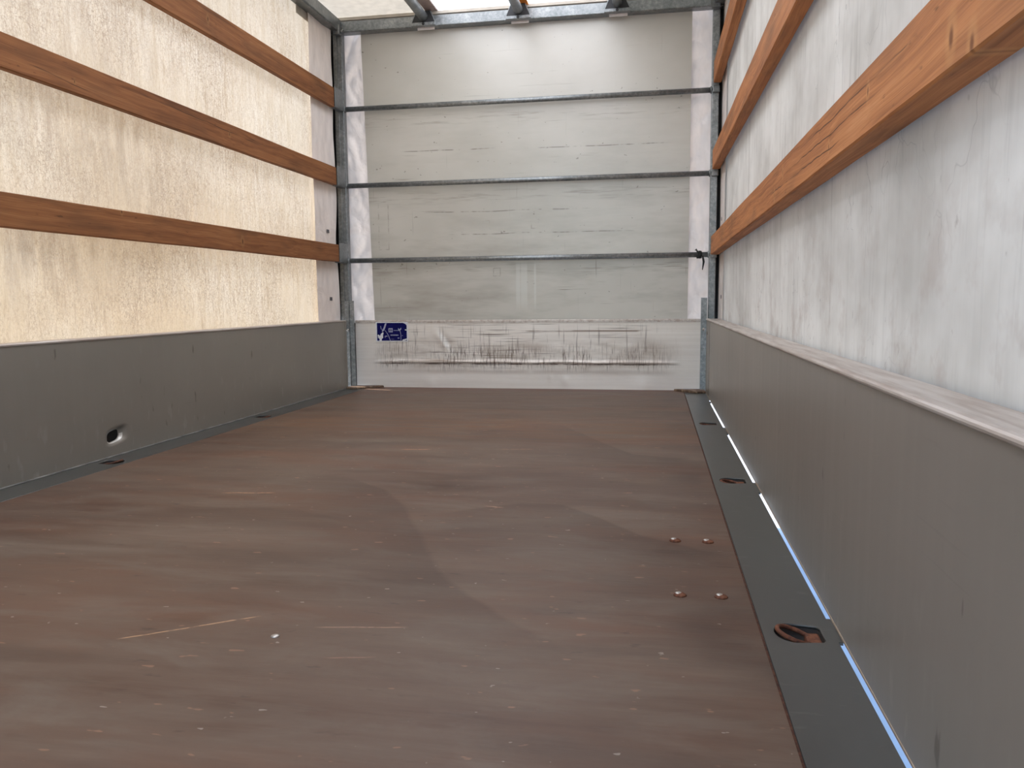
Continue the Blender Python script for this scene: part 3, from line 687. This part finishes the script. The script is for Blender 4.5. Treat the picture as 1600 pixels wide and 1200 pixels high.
piece('torn_patch', MT['white'], [[(.06, .66), (.10, .64), (.13, .72), (.16, .60), (.22, .52), (.245, .55), (.225, .68), (.23, .80), (.185, .87), (.18, 1.0), (.10, 1.0), (.12, .88), (.075, .80)],
    [(.84, .03), (.965, .03), (.965, .17), (.93, .10)], [(.91, .37), (.965, .38), (.965, .43), (.91, .42)], [(.83, .90), (.965, .84), (.965, .90), (.90, .95), (.83, .955)]], .0010)
piece('scratch', MT['white_dim'], [[(.245, .30), (.29, .08), (.345, .06), (.31, .25), (.27, .42), (.21, .50), (.19, .44)],
    [(.28, .42), (.34, .55), (.39, .70), (.43, .90), (.45, .955), (.466, .955), (.446, .90), (.406, .70), (.356, .55), (.296, .42)],
    [(.72, .38), (.76, .50), (.775, .65), (.775, .93), (.789, .93), (.789, .65), (.775, .50), (.738, .38)], [(.15, .20), (.165, .36), (.22, .40), (.236, .40), (.18, .35), (.165, .20)],
    [(.70, .30), (.745, .37), (.79, .28), (.80, .36), (.75, .46), (.70, .42)]], .0009)

# ------------------------------------------------------------------ floor edge plates with recessed lashing rings
def edge_plate(x0, x1, ys, tabs, label):
    t = thing('floor_edge_plate', label, 'floor plate', (x0, 2, 0))
    o = [(x0, Y0)]
    if tabs:
        o += [(x1, Y0)]
        for a, b in tabs: o += [(x1, a), (x1 + .0068, a), (x1 + .0068, b), (x1, b)]
        o += [(x1 + .0068, 4.105), (x1 + .0068, 4.508), (x0, 4.508)]
    else: o += [(x1, Y0), (x1, 4.508), (x0, 4.508)]
    bmh = plate_with_holes(o, [hole_outline((x0 + x1) / 2, y, 1 if tabs else -1) for y in ys], .005)
    obj('plate', bmh, MT['plate'], t)
    jx = (x0 - .0042, x0 - .0005) if tabs else (x1 + .0005, x1 + .0042)
    obj('joint', B((jx[0], Y0, -.02), (jx[1], 4.508, -.0025)), MT['rust_dark'], t, False, 'rusty joint against the plywood')
    return t
edge_plate(.171, .278, RINGS_R, ((1.207, 1.296), (2.142, 2.261), (3.076, 3.230), (4.007, 4.050)), 'dark grey steel strip along the right floor edge beside the lit gap')
edge_plate(-1.7905, -1.680, RINGS_L, None, 'narrow dark grey steel strip along the left floor edge')

def lashing_ring(cx, cy, flip, lift, label):
    mr = MT['rust'] if flip > 0 else MT['rust_dark']
    t = thing('lashing_ring', label, 'tie-down ring', (cx, cy, 0), 'recessed tie-down rings in the floor edge')
    o1 = [(p[0] - cx, p[1] - cy) for p in hole_outline(cx, cy, flip, .0005)]
    bm = bmesh.new(); R = []
    for dz, s in ((-.0045, 1.0), (-.016, .97), (-.024, .86), (-.0265, .55)):
        R.append([bm.verts.new((x * s, y * s, dz)) for x, y in o1])
    for A, C in zip(R, R[1:]):
        for k in range(len(o1)): bm.faces.new((A[k], A[(k + 1) % len(o1)], C[(k + 1) % len(o1)], C[k]))
    bm.faces.new(R[-1])
    c = obj('cup', bm, MT['cavity'], t, True); c.location = (0, 0, 0)
    pts = []
    for k in range(28):
        a = 2 * PI * k / 28
        lx = -.005 + math.cos(a) * .0265; ly = math.sin(a) * .024
        h = -.012 + lift * (.0215 - lx) / .053
        pts.append((flip * lx, ly, h))
    r = obj('ring', loop_tube(bmesh.new(), pts, .0036, 10), mr, t, True); r.location = (0, 0, 0)
    xa, xb = sorted((flip * .012, flip * .0335))
    h = obj('hinge_block', B((xa, -.020, -.025), (xb, .020, -.0065), .003, 2), mr, t); h.location = (0, 0, 0)
    return t
lashing_ring(.2245, RINGS_R[0], 1, .017, 'large rusty ring in the right floor strip, the one nearest the viewer')
lashing_ring(.2245, RINGS_R[1], 1, .010, 'rusty ring in the right floor strip, second from the viewer')
lashing_ring(.2245, RINGS_R[2], 1, .007, 'small rusty ring in the right floor strip, nearest the headboard')
lashing_ring(-1.7353, RINGS_L[0], -1, .018, 'dark rusty ring in the left floor strip, below the punched dent')
lashing_ring(-1.7353, RINGS_L[1], -1, .014, 'dark rusty ring in the left floor strip, nearest the headboard')

# ------------------------------------------------------------------ corner stanchions
def stanchion(x0, x1, side, label):
    t = thing('corner_stanchion', label, 'post', ((x0 + x1) / 2, 4.5, 0))
    ya, yb = 4.482, 4.520
    th = .004
    if side < 0:   # folded channel, open towards the sideboard
        m = x0 + .024
        prof = [(x0, ya - .010), (m, ya - .010), (m + .004, ya), (x1, ya), (x1, ya + th), (m, ya + th), (m - .003, ya - .006), (x0 + th, ya - .006), (x0 + th, yb), (x0, yb)]
    else:
        prof = [(x0, yb), (x0, ya), (x1, ya), (x1, yb), (x1 - th, yb), (x1 - th, ya + th), (x0 + th, ya + th), (x0 + th, yb)]
    obj('channel', prism(bmesh.new(), prof, 'z', .006, .518), MT['galv'], t)
    fy = ya - (.010 if side < 0 else 0)
    bx = x0 + .014 if side < 0 else (x0 + x1) / 2
    obj('bolt', dome(bmesh.new(), (bx, fy, .345), .0085, .006, 'y'), MT['bolt'], t, True)
    if side > 0:
        for z in (.24, .155): obj('rivet', dome(bmesh.new(), (bx, fy, z), .005, .003, 'y'), MT['galv'], t, True)
    # rusty three-cornered foot plate lying on the floor, pointing to the middle
    bm = bmesh.new()
    if side < 0: top = [(-1.784, 4.40), (-1.74, 4.385), (-1.66, 4.44), (-1.585, 4.500), (-1.60, 4.520), (-1.784, 4.520)]
    else: top = [(.282, 4.395), (.235, 4.375), (.175, 4.43), (.115, 4.500), (.13, 4.520), (.282, 4.520)]
    n = len(top)
    A = [bm.verts.new((x, y, .0005)) for x, y in top]; C = [bm.verts.new((x, y, .011 + .004 * mnoise.noise(Vector((x * 20, y * 20, 0))))) for x, y in top]
    bm.faces.new(A[::-1]); bm.faces.new(C)
    for k in range(n): bm.faces.new((A[k], A[(k + 1) % n], C[(k + 1) % n], C[k]))
    bmesh.ops.bevel(bm, geom=bm.edges[:], offset=.002, segments=1, affect='EDGES')
    obj('foot_plate', bm, MT['rust_tan'], t, False, 'rusty three-cornered foot plate')
    return t
stanchion(-1.806, -1.753, -1, 'short galvanised stanchion in the left front corner beside the blue sticker')
stanchion(.257, .288, 1, 'short galvanised stanchion in the right front corner')

# ------------------------------------------------------------------ welded galvanised frame
fr = thing('tarpaulin_frame', 'welded galvanised frame of posts, crossbars and top rails holding the tarpaulin', 'frame', (-.75, 4.55, 0))
ZP = (1.634, 1.194, .7555)
def post(x0, x1, m=MT['galv']):
    bm = box(bmesh.new(), (x0, 4.5285, .02), (x1, 4.572, 2.10), .004, 2)
    return bm
pl = obj('post', post(-1.855, -1.797), MT['galv_dark'], fr)
pr = obj('post', post(.296, .334), MT['galv'], fr)
obj('weld_seam', tube(bmesh.new(), [(-1.826, 4.5265, z) for z in (.5, 1.0, 1.5, 2.05)], .0022, 6), MT['galv'], pl, True)
for z in ZP:
    bm = box(bmesh.new(), (-1.832, 4.406, z - .016), (-1.805, 4.53, z - .011), .001); box(bm, (-1.8035, 4.406, z - .014), (-1.7995, 4.53, z + .098), .001); obj('slat_pocket', bm, MT['galv_dark'], fr)
    bm = box(bmesh.new(), (.300, 4.508, z - .020), (.337, 4.53, z + .015), .004, 2); obj('slat_pocket', bm, MT['galv'], fr)
    bm = tube(bmesh.new(), [(-1.800, 4.545, z), (.298, 4.545, z)], .0145, 16)
    cb = obj('crossbar', bm, MT['galv'], fr, True)
    for x in (-1.797, .295): obj('weld_collar', tube(bmesh.new(), [(x - .006, 4.545, z), (x, 4.545, z), (x + .006, 4.545, z)], [.017, .020, .017], 14), MT['galv_dark'], cb, True)
# dark rubber strips added as shade for the gap behind each post, blocking light
obj('gap_shade_strip', B((-1.895, 4.46, .40), (-1.872, 4.62, 2.10)), MT['matt'], fr)
obj('gap_shade_strip', B((-1.872, 4.58, .40), (-1.840, 4.596, 2.10)), MT['matt'], fr)
obj('gap_shade_strip', B((.358, 4.46, .40), (.385, 4.62, 2.10)), MT['matt'], fr)
obj('gap_shade_strip', B((.326, 4.578, .40), (.36, 4.596, 2.10)), MT['matt'], fr)
# head rail: C-section, inner face and a lower lip
obj('head_rail', prism(bmesh.new(), [(4.530, 2.062), (4.522, 2.066), (4.522, 2.073), (4.535, 2.076), (4.535, 2.124), (4.553, 2.128), (4.585, 2.128), (4.585, 2.062)], 'x', -1.875, .36), MT['galv'], fr)
obj('roof_edge', B((-1.88, 4.530, 2.130), (.37, 4.552, 2.146)), MT['patch'], fr, False, 'tan folded tarpaulin edge above the head rail')
obj('side_rail', prism(bmesh.new(), [(-1.802, 2.074), (-1.806, 2.064), (-1.862, 2.064), (-1.862, 2.132), (-1.802, 2.132)], 'y', Y0, 4.53), MT['galv_dark'], fr)
obj('side_rail', prism(bmesh.new(), [(.300, 2.074), (.306, 2.064), (.350, 2.064), (.350, 2.132), (.300, 2.132)], 'y', Y0, 4.53), MT['galv'], fr)
bm = box(bmesh.new(), (-1.836, 4.49, 2.045), (-1.796, 4.53, 2.10), .006, 2); tube(bm, [(-1.795, 4.51, 2.06), (-1.785, 4.522, 2.075)], .008, 8)
obj('corner_bracket', bm, MT['galv_dark'], fr)
obj('corner_bracket', box(bmesh.new(), (.285, 4.49, 2.045), (.335, 4.53, 2.10), .006, 2), MT['galv_dark'], fr)
BX = (-1.297, -.755, -.211)
for x in BX:
    bm = box(bmesh.new(), (x - .070, 4.497, 2.060), (x + .070, 4.530, 2.078), .002, 1)
    for q in (-1, 1):   # sloping side cheeks
        a, b, h = x + q * .070, x + q * .066, 2.140
        v = [bm.verts.new(p) for p in ((a, 4.498, 2.077), (a, 4.53, 2.077), (x + q * .042, 4.53, h), (x + q * .042, 4.498, h), (b, 4.498, 2.077), (b, 4.53, 2.077), (x + q * .038, 4.53, h), (x + q * .038, 4.498, h))]
        for f_ in ((0, 1, 2, 3), (7, 6, 5, 4), (0, 3, 7, 4), (1, 5, 6, 2), (3, 2, 6, 7), (0, 4, 5, 1)): bm.faces.new([v[i_] for i_ in f_])
    pb = obj('pipe_bracket', bm, MT['galv'], fr)
    obj('black_insert', prism(bmesh.new(), [(x - .0655, 2.0785), (x + .0655, 2.0785), (x + .037, 2.140), (x - .037, 2.140)], 'y', 4.500, 4.520), MT['black'], pb)
    obj('bolt_hole', tube(bmesh.new(), [(x, 4.4962, 2.0690), (x, 4.4972, 2.0690)], .0085, 12), MT['black'], pb)
    obj('lower_tab', B((x - .045, 4.536, 2.048), (x + .055, 4.54, 2.062)), MT['strip'], pb)

# three roof pipes resting in the brackets
for x, lab in zip(BX, ('galvanised roof pipe, leftmost of three, beside the pinkish hem', 'galvanised roof pipe, middle of three, beside the orange webbing', 'galvanised roof pipe, rightmost of three, by the dull roof sheet')):
    t = thing('roof_pipe', lab, 'pipe', (x, 4.49, 2.11), 'roof pipes in the head rail brackets')
    p = obj('pipe', tube(bmesh.new(), [(x, 4.4985, 2.1085), (x, 4.2, 2.1135), (x, 2.0, 2.1165), (x, Y0, 2.1165)], .0265, 20), MT['galv'], t, True)

# ------------------------------------------------------------------ wooden slats
def slat(name_label, far, near, h, th, m, group):
    """far/near: (x of inner face, y, z of lower edge)"""
    sgn = -1 if far[0] < -1 else 1
    n = 24; bm = bmesh.new(); R = []
    L = near[1] - far[1]
    c = .003
    prof = [(0, c), (c, 0), (th - c, 0), (th, c), (th, h - c), (th - c, h), (c, h), (0, h - c)]
    for i in range(n + 1):
        t = i / n
        x0 = far[0] + (near[0] - far[0]) * t; z0 = far[2] + (near[2] - far[2]) * t + .0015 * mnoise.noise(Vector((t * 6, far[2] * 5, 1)))
        R.append([bm.verts.new((sgn * px + (x0 - far[0]) + .0008 * mnoise.noise(Vector((t * 30, px * 40, pz * 40))), L * t, pz + (z0 - far[2]) + .0012 * mnoise.noise(Vector((t * 40, pz * 9, far[2] * 3 + sgn))))) for px, pz in prof])
    for A, C in zip(R, R[1:]):
        for k in range(8): bm.faces.new((A[k], A[(k + 1) % 8], C[(k + 1) % 8], C[k]))
    bm.faces.new(R[0][::-1]); bm.faces.new(R[-1])
    o = obj('wooden_slat', bm, m); o.location = far
    return tag(o, name_label, 'slat', group)
GL, GR = 'wooden slats along the left tarpaulin', 'wooden slats along the right tarpaulin'
BACKLIT_TONE, LIT_TONE = .56, 1.02  # one wood: backlit left slats darkened, lit right slats kept pale in colour
slat('brown wooden slat, toned dark as backlit, on the left tarpaulin, topmost of three', (-1.803, 4.400, 1.615), (-1.803, Y0, 1.575), .110, .026, mat_wood('pine slat A', ((-1.3, .05, .008),), BACKLIT_TONE, None, 1.3), GL)
slat('brown wooden slat, toned dark as backlit, on the left tarpaulin, middle one with a long crack', (-1.803, 4.398, 1.180), (-1.803, Y0, 1.168), .100, .026, mat_wood('pine slat B', ((-1.168, .053, .006), (-2.1, .03, .004)), BACKLIT_TONE, (((-2.30, .034), (-1.95, .010)), ((-1.7, .075), (-.9, .058))), 4.1), GL)
slat('brown wooden slat, toned dark as backlit, on the left tarpaulin, lowest one with a nail hole', (-1.803, 4.402, .744), (-1.803, Y0, .718), .099, .026, mat_wood('pine slat C', ((-1.913, .085, .006), (-1.1, .04, .010)), BACKLIT_TONE, None, 7.7), GL)
slat('wooden slat, toned pale as lit, on the right tarpaulin, short topmost one', (.303, 4.500, 1.660), (.318, Y0, 1.70), .110, .040, mat_wood('pine slat D', (), LIT_TONE, None, 2.2), GR)
slat('wooden slat, toned pale as lit, on the right tarpaulin, middle of three', (.304, 4.500, 1.208), (.316, Y0, 1.155), .103, .040, mat_wood('pine slat E', (), LIT_TONE, None, 9.4), GR)
slat('wooden slat with knots, toned pale as lit, on the right tarpaulin, lowest and nearest', (.303, 4.500, .752), (.310, Y0, .756), .100, .046, mat_wood('pine slat F', ((-3.556, .036, .0105), (-3.615, .012, .009), (-3.22, .064, .006), (-2.31, .028, .007), (-2.44, .066, .006), (-2.96, .032, .005)), LIT_TONE, (((-3.45, .074), (-2.75, .080)), ((-3.3, .050), (-2.45, .060)), ((-3.05, .028), (-2.2, .040))), 12.6), GR)

# ------------------------------------------------------------------ black strap tied round the lowest crossbar
t = thing('tie_strap', 'frayed black strap tied round the lowest crossbar at its right end', 'strap', (.262, 4.545, ZP[2]))
bm = bmesh.new()
for x, r in ((.236, .0186), (.246, .0192), (.254, .0186)):
    loop_tube(bm, [(x + .003 * math.sin(k), 4.545 + math.cos(k * PI / 8) * r, ZP[2] + math.sin(k * PI / 8) * r) for k in range(16)], .0038, 6)
obj('wrap', bm, MT['matt'], t, True)
obj('loose_end', tube(bmesh.new(), [(.262, 4.527, ZP[2] - .006), (.268, 4.523, ZP[2] - .04), (.262, 4.524, ZP[2] - .085)], [.005, .006, .002], 8), MT['matt'], t, True)
obj('loose_end', tube(bmesh.new(), [(.236, 4.531, ZP[2] + .012), (.226, 4.53, ZP[2] + .03), (.222, 4.532, ZP[2] + .022)], [.004, .004, .003], 8), MT['matt'], t, True)

for o in S.objects:
    if '_w' in o: del o['_w']
